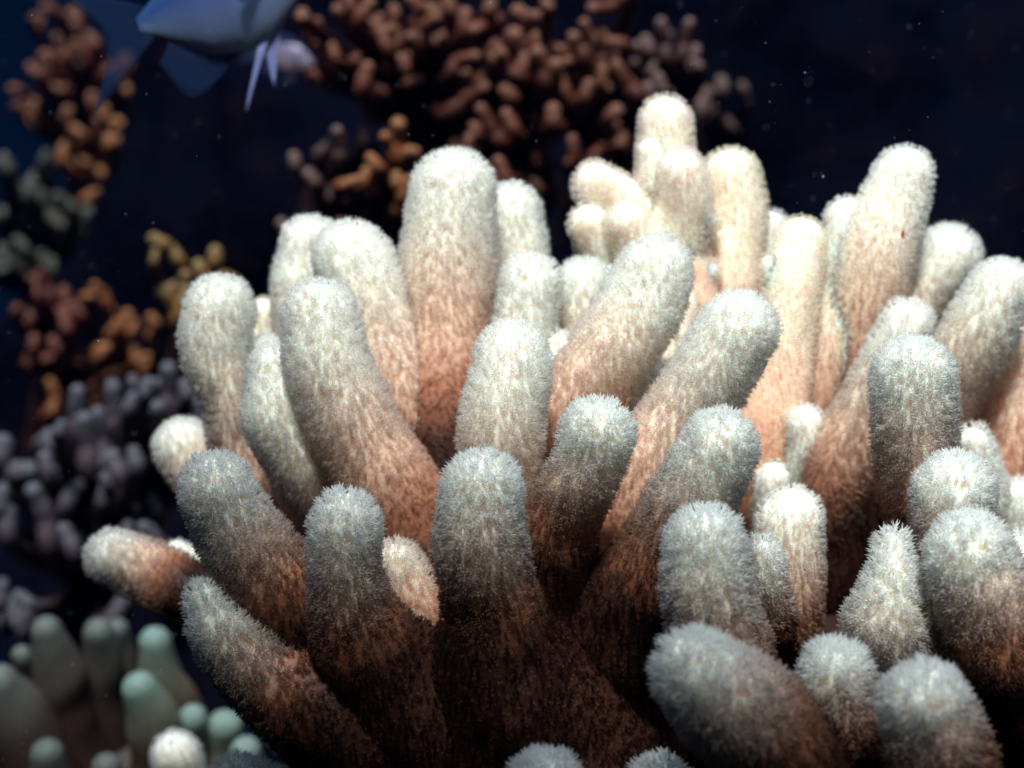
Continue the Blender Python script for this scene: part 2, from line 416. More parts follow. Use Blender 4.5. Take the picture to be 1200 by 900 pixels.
# left side, back to front
A([(365, 292, 41, .575), (354, 350, 40, .575), (372, 430, 40, .57), (430, 560, 45, .565), (520, 720, 50, .56)])
A([(599, 247, 36, .575), (608, 310, 39, .575), (604, 400, 42, .57), (590, 520, 45, .565), (590, 700, 50, .56)])
A([(532, 224, 51, .55), (527, 300, 59, .55), (524, 390, 60, .55), (520, 480, 58, .55), (540, 600, 62, .55), (580, 740, 75, .56)], tl=300, keep=.22)
A([(310, 368, 22, .59), (312, 420, 26, .59), (350, 520, 30, .58), (450, 680, 40, .57)], pm='peach_polyp', L=8)
A([(412, 306, 50, .545), (438, 375, 52, .545), (470, 450, 52, .545), (498, 530, 52, .55), (540, 650, 56, .555), (580, 760, 60, .56)], tl=300, keep=.22)
A([(258, 362, 43, .545), (252, 410, 43, .545), (268, 460, 36, .545), (282, 520, 36, .55), (330, 600, 42, .555), (430, 720, 50, .56)],
  [(312, 420, 30, .55), (300, 455, 30, .548), (282, 500, 30, .548)], lump=.07)
A([(372, 368, 44, .505), (388, 440, 53, .505), (424, 520, 60, .51), (474, 600, 64, .515), (540, 690, 66, .525), (600, 780, 70, .54)], tl=290, keep=.2)
A([(322, 432, 34, .515), (330, 485, 47, .515), (362, 545, 50, .52), (420, 620, 50, .53), (520, 730, 50, .54)], L=12)
A([(213, 523, 35, .60), (240, 555, 37, .60), (300, 600, 32, .59), (400, 700, 36, .57)], tl=120, full=50)
A([(254, 574, 47, .475), (284, 632, 55, .48), (338, 702, 64, .485), (410, 775, 80, .497), (500, 850, 100, .515)], tl=260, keep=.3, L=12)
A([(404, 615, 46, .462), (404, 675, 47, .465), (425, 745, 64, .475), (475, 815, 92, .49), (560, 890, 120, .515)], tl=230, keep=.35, L=12)
A([(378, 583, 17, .53), (385, 620, 24, .53), (430, 700, 30, .54)], L=9)
A([(132, 653, 35, .57), (180, 676, 42, .57), (240, 705, 45, .565), (330, 760, 50, .56), (450, 840, 60, .56)], tl=115, full=40)  # short ramp browns this branch early, colour standing in for shade
A([(207, 646, 16, .60), (235, 665, 20, .60), (320, 720, 28, .58)], L=6)
A([(242, 704, 27, .475), (262, 745, 42, .475), (312, 792, 58, .48), (390, 835, 78, .487), (500, 885, 100, .51)], tl=230, L=12, sharp=1.2)
A([(296, 800, 20, .51), (340, 845, 40, .51), (430, 885, 50, .51), (560, 915, 60, .52)], tl=200)
A([(275, 905, 26, .50), (330, 940, 40, .50), (450, 1000, 60, .52)], L=14)
A([(565, 574, 51, .455), (564, 635, 54, .457), (574, 705, 62, .465), (590, 780, 92, .48), (620, 860, 130, .50)], tl=250, keep=.35, L=12)
A([(464, 660, 31, .492), (484, 700, 38, .492), (515, 750, 44, .498), (560, 800, 50, .51)], L=13, pm='peach_polyp', tl=95, full=30, m='flesh')
# centre
A([(622, 332, 38, .535), (612, 395, 38, .535), (590, 480, 42, .54), (585, 600, 46, .55)])
A([(655, 408, 24, .53), (650, 450, 28, .53), (630, 540, 35, .535), (620, 640, 40, .55)])
A([(600, 423, 51, .49), (590, 480, 54, .49), (586, 555, 52, .495), (592, 640, 54, .51), (610, 740, 60, .535)], tl=270, keep=.3, L=12)
A([(770, 318, 45, .515), (742, 372, 51, .515), (702, 430, 48, .515), (665, 490, 46, .52), (640, 580, 48, .53), (625, 700, 55, .55)], tl=300)
A([(700, 507, 45, .468), (684, 555, 46, .472), (660, 612, 48, .48), (642, 695, 62, .495), (630, 785, 90, .515)], tl=230, keep=.25, L=12)
A([(690, 588, 26, .51), (675, 640, 28, .51), (660, 700, 34, .52)], L=13, pm='peach_polyp')
A([(655, 640, 22, .515), (650, 690, 28, .515), (650, 760, 34, .53)], L=14, pm='peach_polyp')
A([(777, 455, 36, .53), (765, 510, 38, .53), (735, 590, 40, .535), (700, 700, 45, .55)])
A([(866, 385, 47, .495), (834, 440, 50, .498), (790, 505, 51, .505), (748, 578, 54, .51), (715, 665, 68, .522), (690, 770, 90, .54)], tl=310)
A([(842, 523, 48, .455), (812, 580, 52, .46), (778, 648, 58, .472), (740, 735, 80, .492), (710, 840, 110, .52)], tl=270, keep=.2, L=12)
A([(686, 336, 37, .55), (680, 392, 38, .55), (670, 460, 40, .55), (650, 560, 44, .555)], tl=200)
# back cluster, with its knobbly side lobes
A([(779, 144, 35, .585), (782, 195, 37, .585), (788, 250, 44, .585), (782, 310, 50, .585), (790, 390, 48, .58), (780, 480, 50, .58), (740, 640, 55, .575)],
  [(699, 216, 31, .58), (735, 238, 32, .582), (775, 265, 36, .585)], [(690, 262, 27, .575), (712, 295, 34, .58), (750, 340, 42, .585)],
  [(822, 262, 25, .575), (805, 290, 32, .58), (790, 330, 38, .585)], [(796, 203, 32, .570), (799, 240, 37, .574), (790, 285, 44, .580)], [(762, 178, 20, .578), (770, 215, 30, .58)], [(735, 262, 30, .568), (755, 300, 44, .575)], [(720, 330, 28, .575), (750, 370, 44, .58)], [(828, 320, 20, .577), (808, 350, 34, .58)],
  pm='peach_polyp', L=9, templ=STUB, tl=400, keep=.25, label='knobbly pale peach branch with side lobes at the back', lump=.15, space=5)
A([(795, 360, 28, .565), (790, 400, 34, .567), (780, 450, 38, .57), (760, 540, 40, .575)], pm='peach_polyp', L=9)
A([(857, 208, 37, .59), (862, 260, 39, .59), (854, 320, 42, .59), (838, 400, 42, .59), (810, 520, 45, .585), (770, 660, 50, .58)], pm='warm_polyp', L=9, templ=STUB, tl=360, keep=.4, space=5)
A([(903, 268, 24, .61), (895, 320, 28, .61), (880, 420, 34, .60), (850, 560, 40, .59)], L=9)
A([(938, 283, 32, .558), (929, 340, 37, .556), (919, 405, 40, .555), (904, 470, 42, .556), (885, 560, 46, .56), (860, 660, 50, .57)], [(908, 315, 22, .557), (915, 350, 26, .557), (912, 400, 32, .557)],
  pm='warm_polyp', L=8, templ=STUB, tl=330, keep=.25, space=5, flare=.3)
big = A([(1060, 207, 39, .56), (1040, 262, 48, .562), (1018, 325, 53, .565), (1002, 388, 51, .57), (975, 455, 54, .575), (930, 610, 60, .58)],
  [(992, 255, 27, .567), (1000, 300, 40, .567), (990, 365, 50, .57), (962, 440, 54, .574), (925, 550, 58, .58)], L=9, templ=STUB, tl=300, keep=.25, space=5, flare=.3)
A([(1112, 299, 38, .58), (1080, 342, 40, .58), (1040, 400, 44, .58), (985, 470, 46, .58), (930, 580, 50, .58)], tl=250)
A([(1173, 342, 42, .54), (1142, 400, 44, .542), (1115, 455, 44, .55), (1080, 560, 50, .565), (1060, 680, 55, .58)], L=12, tl=260)
A([(1225, 400, 55, .565), (1195, 470, 58, .565), (1170, 545, 60, .57), (1140, 680, 70, .58)], tl=240, keep=.2, pm='peach_polyp')
A([(1065, 380, 33, .53), (1040, 428, 36, .532), (1008, 495, 42, .54), (975, 570, 46, .55), (960, 680, 52, .57)], tl=250)
A([(1070, 441, 50, .478), (1072, 500, 52, .48), (1080, 565, 54, .487), (1092, 650, 58, .51), (1080, 760, 66, .55)], tl=290, L=12)
A([(943, 498, 28, .545), (945, 545, 31, .55), (950, 620, 36, .56)], L=9)
A([(905, 560, 28, .55), (900, 620, 32, .555), (890, 700, 40, .565)], L=9)
A([(1140, 522, 28, .53), (1150, 575, 32, .535), (1140, 660, 40, .55)])
A([(1192, 590, 34, .54), (1195, 650, 40, .545), (1180, 760, 50, .56)])
A([(1117, 575, 50, .462), (1112, 632, 50, .465), (1120, 700, 54, .475), (1120, 800, 64, .52)], tl=200, L=12)
A([(1200, 660, 40, .475), (1225, 720, 48, .48), (1225, 800, 56, .50)], L=12)
A([(1136, 646, 51, .44), (1156, 715, 60, .443), (1185, 795, 64, .45), (1205, 900, 74, .48)], tl=210, keep=.4, L=13)
# lower right
A([(928, 607, 40, .50), (930, 660, 41, .503), (926, 725, 44, .51), (900, 810, 54, .535)], tl=150, keep=.2, L=9)
A([(893, 650, 27, .478), (898, 690, 30, .482), (900, 750, 38, .495), (890, 830, 46, .52)], L=13, tl=170)
A([(827, 638, 50, .435), (830, 700, 56, .437), (850, 765, 60, .445), (880, 850, 66, .47), (890, 950, 80, .51)], tl=280, L=13, keep=.5)
A([(1046, 640, 24, .452), (1044, 685, 38, .452), (1042, 735, 56, .455), (1050, 800, 60, .47), (1050, 900, 70, .51)], L=12.5, keep=.7, sharp=1.15, label='narrow pointed branch bristling with long polyps')
A([(818, 790, 60, .40), (862, 830, 68, .403), (920, 890, 76, .415), (960, 980, 90, .45)], tl=210, keep=.35, L=13)
A([(980, 792, 48, .42), (986, 850, 52, .423), (992, 920, 56, .435), (990, 1020, 66, .47)], tl=125, keep=.4, L=14)
A([(1082, 826, 55, .395), (1108, 890, 62, .40), (1130, 980, 70, .43)], L=14, tl=140)
A([(640, 928, 54, .41), (645, 990, 58, .42), (650, 1080, 66, .46)], L=15)
A([(775, 920, 40, .43), (770, 980, 50, .44), (760, 1060, 60, .48)], L=15)
A([(1012, 470, 36, .578), (1006, 540, 46, .578), (1000, 640, 56, .578), (990, 760, 70, .578)], tl=200)
# tiny marks on the branches
def dab(name, c, sx, sz, m, parent, label):
    bm = bmesh.new(); bmesh.ops.create_icosphere(bm, subdivisions=2, radius=1)
    for v in bm.verts:
        k = 1 + .15 * math.sin(v.co.x * 5 + v.co.z * 7); v.co = Vector((v.co.x * sx * k, v.co.y * sx, v.co.z * sz * k)) + Vector(c)
    me = bpy.data.meshes.new(name); bm.to_mesh(me); bm.free(); me.materials.append(m)
    for p in me.polygons: p.use_smooth = True
    o = bpy.data.objects.new(name, me); col.objects.link(o); o.parent = parent; o['label'] = label; return o
def plain(c, rough=.6, sss=0):
    def b(t, N, L, o):
        p = N.new('ShaderNodeBsdfPrincipled'); p.inputs['Base Color'].default_value = (*c, 1); p.inputs['Roughness'].default_value = rough
        nz = N.new('ShaderNodeTexNoise'); nz.inputs['Scale'].default_value = 600; tco = N.new('ShaderNodeTexCoord'); L.new(tco.outputs['Object'], nz.inputs['Vector'])
        r = ramp(N, [(.3, tuple(x * .8 for x in c)), (.7, c)]); L.new(nz.outputs[0], r.inputs[0]); L.new(r.outputs[0], p.inputs['Base Color'])
        p.inputs['Subsurface Weight'].default_value = sss; p.inputs['Subsurface Scale'].default_value = .003
        L.new(p.outputs[0], o.inputs[0])
    return b
dab('red_fleck', P(1058, 275, .541), .0006, .0014, mat('red_fleck', plain((.45, .03, .01))), big, 'tiny dark red fleck')

# ------------------------------------------------------------------ smooth hard and soft corals behind
def colony(name, label, cat, centre, fingers, m, depth, group=None, stem=1.5, jit=.03, knob=.1, seed=1, tl=85, back=.11, fill=1.0):
    r = np.random.default_rng(seed); thin = .84 if depth > 1.1 else .92; fill = fill * (2.2 if depth > 1.1 else 1)
    cx, cy = centre
    t = thing(name, label, cat, P(cx, cy, depth + back), group)
    # foot that holds the fingers together and meets the rock
    P3 = [P(cx, cy - 10, depth + back), P(cx, cy + 30, depth + back + .02), P(cx, cy + 70, depth + back + .05)]
    rad = [x / FPX * depth for x in (30, 42, 55)]
    G, dist, T, RR = tube_grid(P3, rad, segs=24, lump=.15, seed=seed)
    make_mesh('base', G.reshape(-1, 3), [grid_faces(*G.shape[:2])], np.full(G.shape[0] * G.shape[1], 1.0), M[m], t)
    fingers = list(fingers); base_n = len(fingers)
    for q in range(int(base_n * fill)):                     # shorter fingers deeper in the thicket
        f = fingers[r.integers(0, base_n)]; ch = f[0] if isinstance(f[0], list) else f
        x, y, rr = ch[0]; x2 = x + r.uniform(-2.6, 2.6) * rr + (cx - x) * .1; y2 = y + r.uniform(.8, 3.6) * rr
        an = r.uniform(-1.2, 1.2); ln = rr * r.uniform(1.5, 3)
        fingers.append([(x2, y2, rr * .85), (x2 + math.sin(an) * ln, y2 + math.cos(an) * ln, rr * .95)])
    for k, f in enumerate(fingers):
        V, F, TT, nv = [], [], [], 0
        chains = f if isinstance(f[0], list) else [f]
        dz = r.uniform(-jit, jit) + (.035 if k >= base_n else 0)
        for q, ch in enumerate(chains):
            pts = [(x, y, thin * rr * (.86 if i == 0 and len(ch) > 1 else 1) * r.uniform(.95, 1.12), depth + dz + .007 * i) for i, (x, y, rr) in enumerate(ch)]
            x, y, rr, d = pts[-1]
            if len(pts) == 1:
                pts.append((x + (cx - x) * .10 + rr * r.uniform(-2.6, 2.6), y + rr * r.uniform(1.8, 4.0), rr * 1.08, d + .008))
            x, y, rr, d = pts[-1]
            if q == 0:
                pts.append((x + (cx - x) * .45 + r.uniform(-9, 9), y + (cy - y) * .45 + r.uniform(-4, 10), rr * 1.1, d + back * .6))
                pts.append((cx, cy, rr * 1.6, depth + back))
            P3 = [P(*(p[0], p[1], p[3])) for p in pts]; rad = [p[2] / FPX * p[3] for p in pts]
            G, dist, T, RR = tube_grid(P3, rad, segs=18, cap=6, lump=knob * 1.3, lf=1.1 / rad[0], seed=seed * 31 + k, step=rad[0] * .25)
            V.append(G.reshape(-1, 3)); F.append(grid_faces(G.shape[0], G.shape[1], nv)); nv += G.shape[0] * G.shape[1]
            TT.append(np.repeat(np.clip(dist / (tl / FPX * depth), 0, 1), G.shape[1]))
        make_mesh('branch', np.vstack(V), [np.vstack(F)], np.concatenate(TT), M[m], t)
    return t

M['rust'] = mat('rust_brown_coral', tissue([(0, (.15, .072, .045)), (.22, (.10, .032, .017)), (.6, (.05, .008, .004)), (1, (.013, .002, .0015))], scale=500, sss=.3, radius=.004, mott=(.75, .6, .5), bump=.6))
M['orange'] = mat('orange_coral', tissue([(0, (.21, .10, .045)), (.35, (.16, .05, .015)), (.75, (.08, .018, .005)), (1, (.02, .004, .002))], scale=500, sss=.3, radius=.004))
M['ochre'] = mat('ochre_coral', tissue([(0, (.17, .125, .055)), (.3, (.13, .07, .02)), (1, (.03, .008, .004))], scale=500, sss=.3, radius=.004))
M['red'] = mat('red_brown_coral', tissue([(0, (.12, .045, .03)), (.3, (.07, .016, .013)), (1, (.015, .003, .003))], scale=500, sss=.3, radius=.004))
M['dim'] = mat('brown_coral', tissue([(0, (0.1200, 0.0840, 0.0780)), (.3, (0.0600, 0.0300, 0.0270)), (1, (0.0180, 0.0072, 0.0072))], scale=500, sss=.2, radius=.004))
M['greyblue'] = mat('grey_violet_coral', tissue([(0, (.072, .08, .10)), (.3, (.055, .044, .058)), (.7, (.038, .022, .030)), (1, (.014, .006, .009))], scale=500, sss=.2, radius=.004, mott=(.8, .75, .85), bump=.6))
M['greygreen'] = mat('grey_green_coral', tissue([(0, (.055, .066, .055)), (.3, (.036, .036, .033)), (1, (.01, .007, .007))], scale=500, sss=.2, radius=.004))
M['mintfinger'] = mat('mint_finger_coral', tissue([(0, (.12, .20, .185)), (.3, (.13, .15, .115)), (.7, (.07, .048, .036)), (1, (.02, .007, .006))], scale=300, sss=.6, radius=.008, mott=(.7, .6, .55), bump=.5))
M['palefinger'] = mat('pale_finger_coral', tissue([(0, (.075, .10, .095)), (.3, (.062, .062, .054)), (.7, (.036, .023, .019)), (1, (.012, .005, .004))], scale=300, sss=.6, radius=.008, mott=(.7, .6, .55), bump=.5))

G1 = 'rust brown branching corals on the reef face at the top'
colony('branching_coral', 'rust brown coral thicket at the top, right of the blue fish', 'coral', (500, 120), [
    [(396, 12, 9), (412, 30, 9), (416, 42, 9)], [(433, 4, 9)], [(462, 12, 9), (463, 30, 8)], [(446, 38, 9), (457, 66, 8)], [(354, 16, 9), (362, 28, 9)],
    [(408, 0, 10)], [(485, 0, 11), (495, 20, 9)], [[(510, 22, 10), (492, 34, 10), (490, 60, 9)], [(481, 43, 8), (488, 56, 8)]], [(499, 51, 8), (514, 52, 8)],
    [(545, 18, 12), (541, 45, 12)], [[(555, 35, 9), (570, 30, 9), (585, 25, 9)]], [(524, 2, 9), (530, 20, 9)], [[(566, 52, 9), (548, 56, 9), (538, 80, 10)]],
    [(557, 66, 9), (536, 73, 9), (528, 90, 10)], [(547, 86, 7), (540, 98, 8)], [(566, 102, 10), (545, 118, 11), (520, 134, 12)], [(470, 70, 8)], [(375, 60, 7)], [(430, 80, 9)],
    [(575, 5, 10), (570, 20, 9)], [(390, 55, 8), (400, 75, 8)]], 'rust', .93, G1, seed=2, fill=1.9)
colony('branching_coral', 'rust brown coral in the middle of the thicket with thick upright fingers', 'coral', (610, 160), [
    [(607, 14, 11), (618, 32, 11)], [(604, 42, 12), (610, 62, 13), (612, 80, 12)], [(587, 62, 9), (595, 80, 10), (613, 95, 11)], [(592, 106, 11), (602, 117, 11)],
    [(564, 128, 9), (578, 155, 10), (592, 170, 11)], [(550, 162, 7)], [(533, 168, 8)], [[(630, 62, 11), (637, 80, 13), (640, 105, 13)], [(651, 76, 10), (648, 95, 11)]],
    [(628, 44, 10), (632, 62, 10)], [(648, 130, 12), (646, 150, 11)], [(594, 135, 9)], [(640, 5, 9), (642, 18, 9)], [(584, 190, 8)], [(612, 205, 7)]], 'rust', .91, G1, seed=3, fill=1.9)
colony('branching_coral', 'reddish brown coral fanning out left of the highest white branch', 'coral', (700, 190), [
    [(685, 28, 9), (687, 50, 10), (684, 80, 11)], [[(672, 44, 9), (678, 60, 10), (680, 85, 11)], [(656, 58, 8), (666, 72, 9)]], [(705, 40, 9), (710, 62, 11), (702, 85, 12)],
    [(722, 76, 9), (735, 100, 11), (748, 118, 12)], [(710, 104, 10), (695, 115, 10), (673, 124, 10)], [(722, 130, 10), (712, 142, 9)],
    [[(720, 147, 9), (703, 152, 10), (697, 162, 10)], [(703, 138, 10), (700, 152, 10)]], [(725, 167, 10), (705, 176, 10), (690, 190, 10)], [(672, 165, 8)], [(706, 82, 8)], [(680, 72, 8)],
    [(695, 10, 9), (715, 8, 8), (738, 0, 9)], [(690, 100, 8)]], 'rust', .92, G1, seed=4, fill=1.9)
colony('branching_coral', 'small dark brown coral with four upright fingers beside the highest white branch', 'coral', (785, 125), [
    [(757, 48, 10), (763, 66, 11)], [(775, 27, 9), (778, 50, 9), (782, 75, 10)], [(808, 27, 9), (803, 50, 9), (797, 75, 9)], [(815, 58, 8), (812, 70, 7)], [(800, 66, 8)], [(772, 92, 8)],
    [(760, 103, 8)], [(748, 54, 7)]], 'dim', .96, G1, seed=5)
colony('branching_coral', 'knobbly orange brown coral just left of the tall white branch', 'coral', (463, 228), [
    [[(467, 146, 11), (466, 165, 12), (463, 190, 13)], [(451, 160, 7), (460, 172, 8)], [(479, 177, 9), (470, 186, 9)]], [(434, 185, 8), (446, 200, 9)], [(465, 207, 9), (466, 220, 9)], [(476, 212, 7)]],
    'orange', .86, seed=6, tl=90)
colony('branching_coral', 'dim brown coral in shadow between the fish and the orange coral', 'coral', (385, 238), [
    [(395, 154, 9), (398, 174, 9), (396, 190, 9)], [(344, 184, 9), (350, 200, 9)], [(362, 204, 8)], [(425, 152, 7), (424, 175, 7)], [(406, 215, 7)], [(330, 262, 7)], [(398, 262, 7)]], 'dim', .95, seed=7)
colony('branching_coral', 'faint dark coral right of the highest white branch', 'coral', (860, 150), [[(845, 95, 9), (846, 112, 9)], [(830, 108, 7)], [(822, 122, 8)], [(870, 100, 6)]], 'dim', 1.15, seed=8)
# upper left
colony('branching_coral', 'grey brown coral with long fingers in the top left corner under the fish tail', 'coral', (120, 185), [
    [(66, 44, 7), (72, 58, 7), (82, 76, 8)], [(90, 50, 8), (106, 72, 9), (124, 82, 10)], [(104, 42, 7), (114, 60, 8)], [(52, 64, 7), (61, 78, 7)], [(36, 78, 7), (47, 92, 8)],
    [(14, 104, 6), (25, 108, 7)], [(54, 84, 6), (70, 98, 7), (84, 114, 7)], [(108, 114, 9), (110, 130, 8)], [(147, 68, 9), (150, 85, 9)], [(185, 55, 8), (192, 75, 9)], [(52, 8, 6)], [(88, 12, 6)],
    [(80, 130, 7)], [(40, 120, 7)], [(118, 140, 8)]], 'rust', 1.45, seed=9)
colony('branching_coral', 'small coral with orange and red tips under the blue fish', 'coral', (140, 225), [
    [(128, 163, 9), (128, 174, 8)], [(122, 128, 7)], [(86, 150, 7)], [(74, 176, 7)], [(168, 88, 8), (166, 102, 8)], [(150, 106, 8), (158, 118, 8)], [(202, 117, 9), (204, 130, 8)], [(204, 142, 7)], [(117, 201, 9), (124, 206, 8)],
    [(190, 135, 6)]], 'orange', 1.4, seed=10)
colony('branching_coral', 'grey green coral at the left edge above the violet coral', 'coral', (55, 320), [
    [(4, 190, 14), (10, 205, 13)], [(14, 215, 13), (25, 228, 13)], [(37, 216, 12), (36, 235, 12)], [(68, 230, 8), (78, 240, 9), (88, 250, 9)], [(103, 249, 9)], [(45, 252, 8), (62, 260, 8), (82, 270, 8)],
    [(20, 282, 8), (34, 297, 8)], [(49, 298, 7)], [(3, 292, 8)], [(54, 181, 7)], [(100, 275, 6)], [(84, 315, 6)]], 'greygreen', 1.4, seed=11)
colony('branching_coral', 'ochre coral tips left of the leftmost tall white branch', 'coral', (235, 375), [
    [[(203, 294, 9), (214, 312, 9)], [(217, 323, 8), (222, 335, 8)]], [(233, 312, 10), (240, 325, 10)], [(252, 295, 10), (250, 315, 10)], [(191, 342, 10), (205, 358, 11), (225, 370, 11)], [(216, 350, 9)], [(180, 280, 7)]],
    'ochre', .98, seed=12, tl=80)
colony('branching_coral', 'coral with glowing orange red tips above the violet coral', 'coral', (130, 475), [
    [(149, 369, 8)], [(136, 380, 8)], [(111, 335, 7), (120, 345, 8), (126, 362, 7)], [(178, 391, 8)], [(122, 409, 8)], [(147, 394, 7)], [(118, 431, 5)], [(169, 418, 5)], [(58, 449, 8)], [(111, 451, 6)], [(177, 372, 6)]], 'orange', 1.2, seed=13, tl=70)
colony('branching_coral', 'dusky red coral at the left below the grey green coral', 'coral', (75, 440), [
    [(46, 320, 7), (56, 335, 7), (60, 358, 8)], [(75, 342, 8)], [(75, 374, 9), (80, 392, 9)], [(88, 358, 7)], [(40, 398, 7)], [(20, 360, 6)], [(62, 400, 7)]], 'red', 1.2, seed=14)
# violet coral
colony('branching_coral', 'grey violet knobbly coral at the middle of the left edge', 'coral', (110, 680), [
    [(91, 460, 12), (90, 488, 13), (92, 520, 13)], [(197, 433, 11), (199, 460, 11), (190, 490, 12)], [(174, 450, 10), (166, 475, 11)], [(155, 444, 8), (156, 462, 8)],
    [(132, 454, 12), (133, 485, 13), (130, 520, 13)], [(156, 467, 10), (150, 490, 11)], [(185, 477, 11), (167, 489, 11), (142, 501, 11)], [(217, 452, 11), (215, 475, 11)], [(229, 482, 10), (222, 500, 11)],
    [(58, 512, 13), (62, 532, 13)], [(72, 498, 9), (70, 515, 10)], [(98, 492, 12), (103, 518, 13), (104, 560, 14)], [(114, 484, 11), (119, 510, 12), (118, 545, 13)], [(126, 512, 10), (128, 535, 11)], [(53, 536, 9)], [(60, 553, 11), (66, 580, 12)],
    [(3, 520, 14), (6, 548, 15)], [(34, 551, 14), (20, 560, 14)], [(39, 575, 12), (53, 606, 13), (60, 649, 13)], [(132, 536, 13), (142, 568, 13)], [(157, 531, 11), (158, 555, 12)],
    [(156, 597, 11), (135, 608, 11), (120, 622, 11)], [(178, 586, 11), (182, 608, 11)], [(7, 600, 11)], [(2, 577, 11)], [(75, 622, 10)], [(168, 618, 10), (184, 636, 10), (178, 665, 11)], [(17, 705, 10), (20, 730, 10)], [(3, 685, 9)],
    [(150, 700, 12)], [(210, 650, 10)], [(108, 600, 10)], [(90, 570, 10)]], 'greyblue', .92, seed=15, tl=125, jit=.04, fill=.9)
# pale out of focus finger coral bottom left
pf = thing('finger_coral', 'pale green white smooth finger coral in the bottom left corner, out of focus', 'soft coral', P(140, 1010, .90))
def smooth_branch(chs, d, m='palefinger', parent=pf, tl=190, L=2.6):
    V, F, TT, nv, grids = [], [], [], 0, []
    for ch in chs:
        pts = [(x, y, r, d + .13 + .012 * i) for i, (x, y, r) in enumerate(ch)]
        P3 = [P(p[0], p[1], p[3]) for p in pts]; rad = [p[2] * (.92 if q == 0 else 1.08) / FPX * p[3] for q, p in enumerate(pts)]
        G, dist, T, RR = tube_grid(P3, rad, segs=24, lump=.09, seed=int(ch[0][0]))
        grids.append((G, dist, T, RR))
        V.append(G.reshape(-1, 3)); F.append(grid_faces(G.shape[0], G.shape[1], nv)); nv += G.shape[0] * G.shape[1]
        TT.append(np.repeat(np.clip(dist / (tl / FPX * d), 0, 1), G.shape[1]))
    return make_mesh('branch', np.vstack(V), [np.vstack(F)], np.concatenate(TT), M[m], parent)
flesh_part('base', [(150, 930, 100, .86), (150, 1040, 140, .87), (150, 1150, 140, .87)], parent=pf, m='palefinger')
smooth_branch([[(55, 740, 20), (68, 785, 29), (76, 840, 33), (110, 950, 40)]], .665)
smooth_branch([[(115, 742, 20), (122, 780, 22), (126, 835, 23), (140, 950, 32)]], .68)
smooth_branch([[(138, 738, 15), (146, 780, 17), (150, 850, 20), (150, 950, 28)]], .70)
smooth_branch([[(182, 753, 21), (190, 798, 24), (212, 845, 26), (190, 950, 34)], [(226, 842, 18), (228, 870, 20), (215, 920, 26)]], .66, m='mintfinger')
smooth_branch([[(164, 808, 23), (180, 845, 28), (186, 895, 30), (170, 970, 36)]], .635, m='mintfinger')
smooth_branch([[(0, 800, 25), (20, 840, 35), (45, 900, 42), (90, 980, 46)]], .64)
smooth_branch([[(25, 768, 13), (38, 800, 15), (70, 870, 22)]], .68)
branch(pf, [[(206, 885, 31, .66), (214, 930, 34, .67), (200, 1000, 40, .70), (170, 1060, 50, .76)]], L=9, label='bright bluish white rounded branch tip')
smooth_branch([[(56, 885, 21), (66, 930, 26), (100, 1000, 30)]], .60)
smooth_branch([[(125, 900, 19), (130, 940, 22), (140, 1000, 30)]], .59)
smooth_branch([[(264, 852, 22), (262, 890, 26), (240, 960, 34)]], .67, m='mintfinger')
smooth_branch([[(288, 880, 20), (285, 915, 24), (250, 980, 34)]], .65, m='mintfinger')

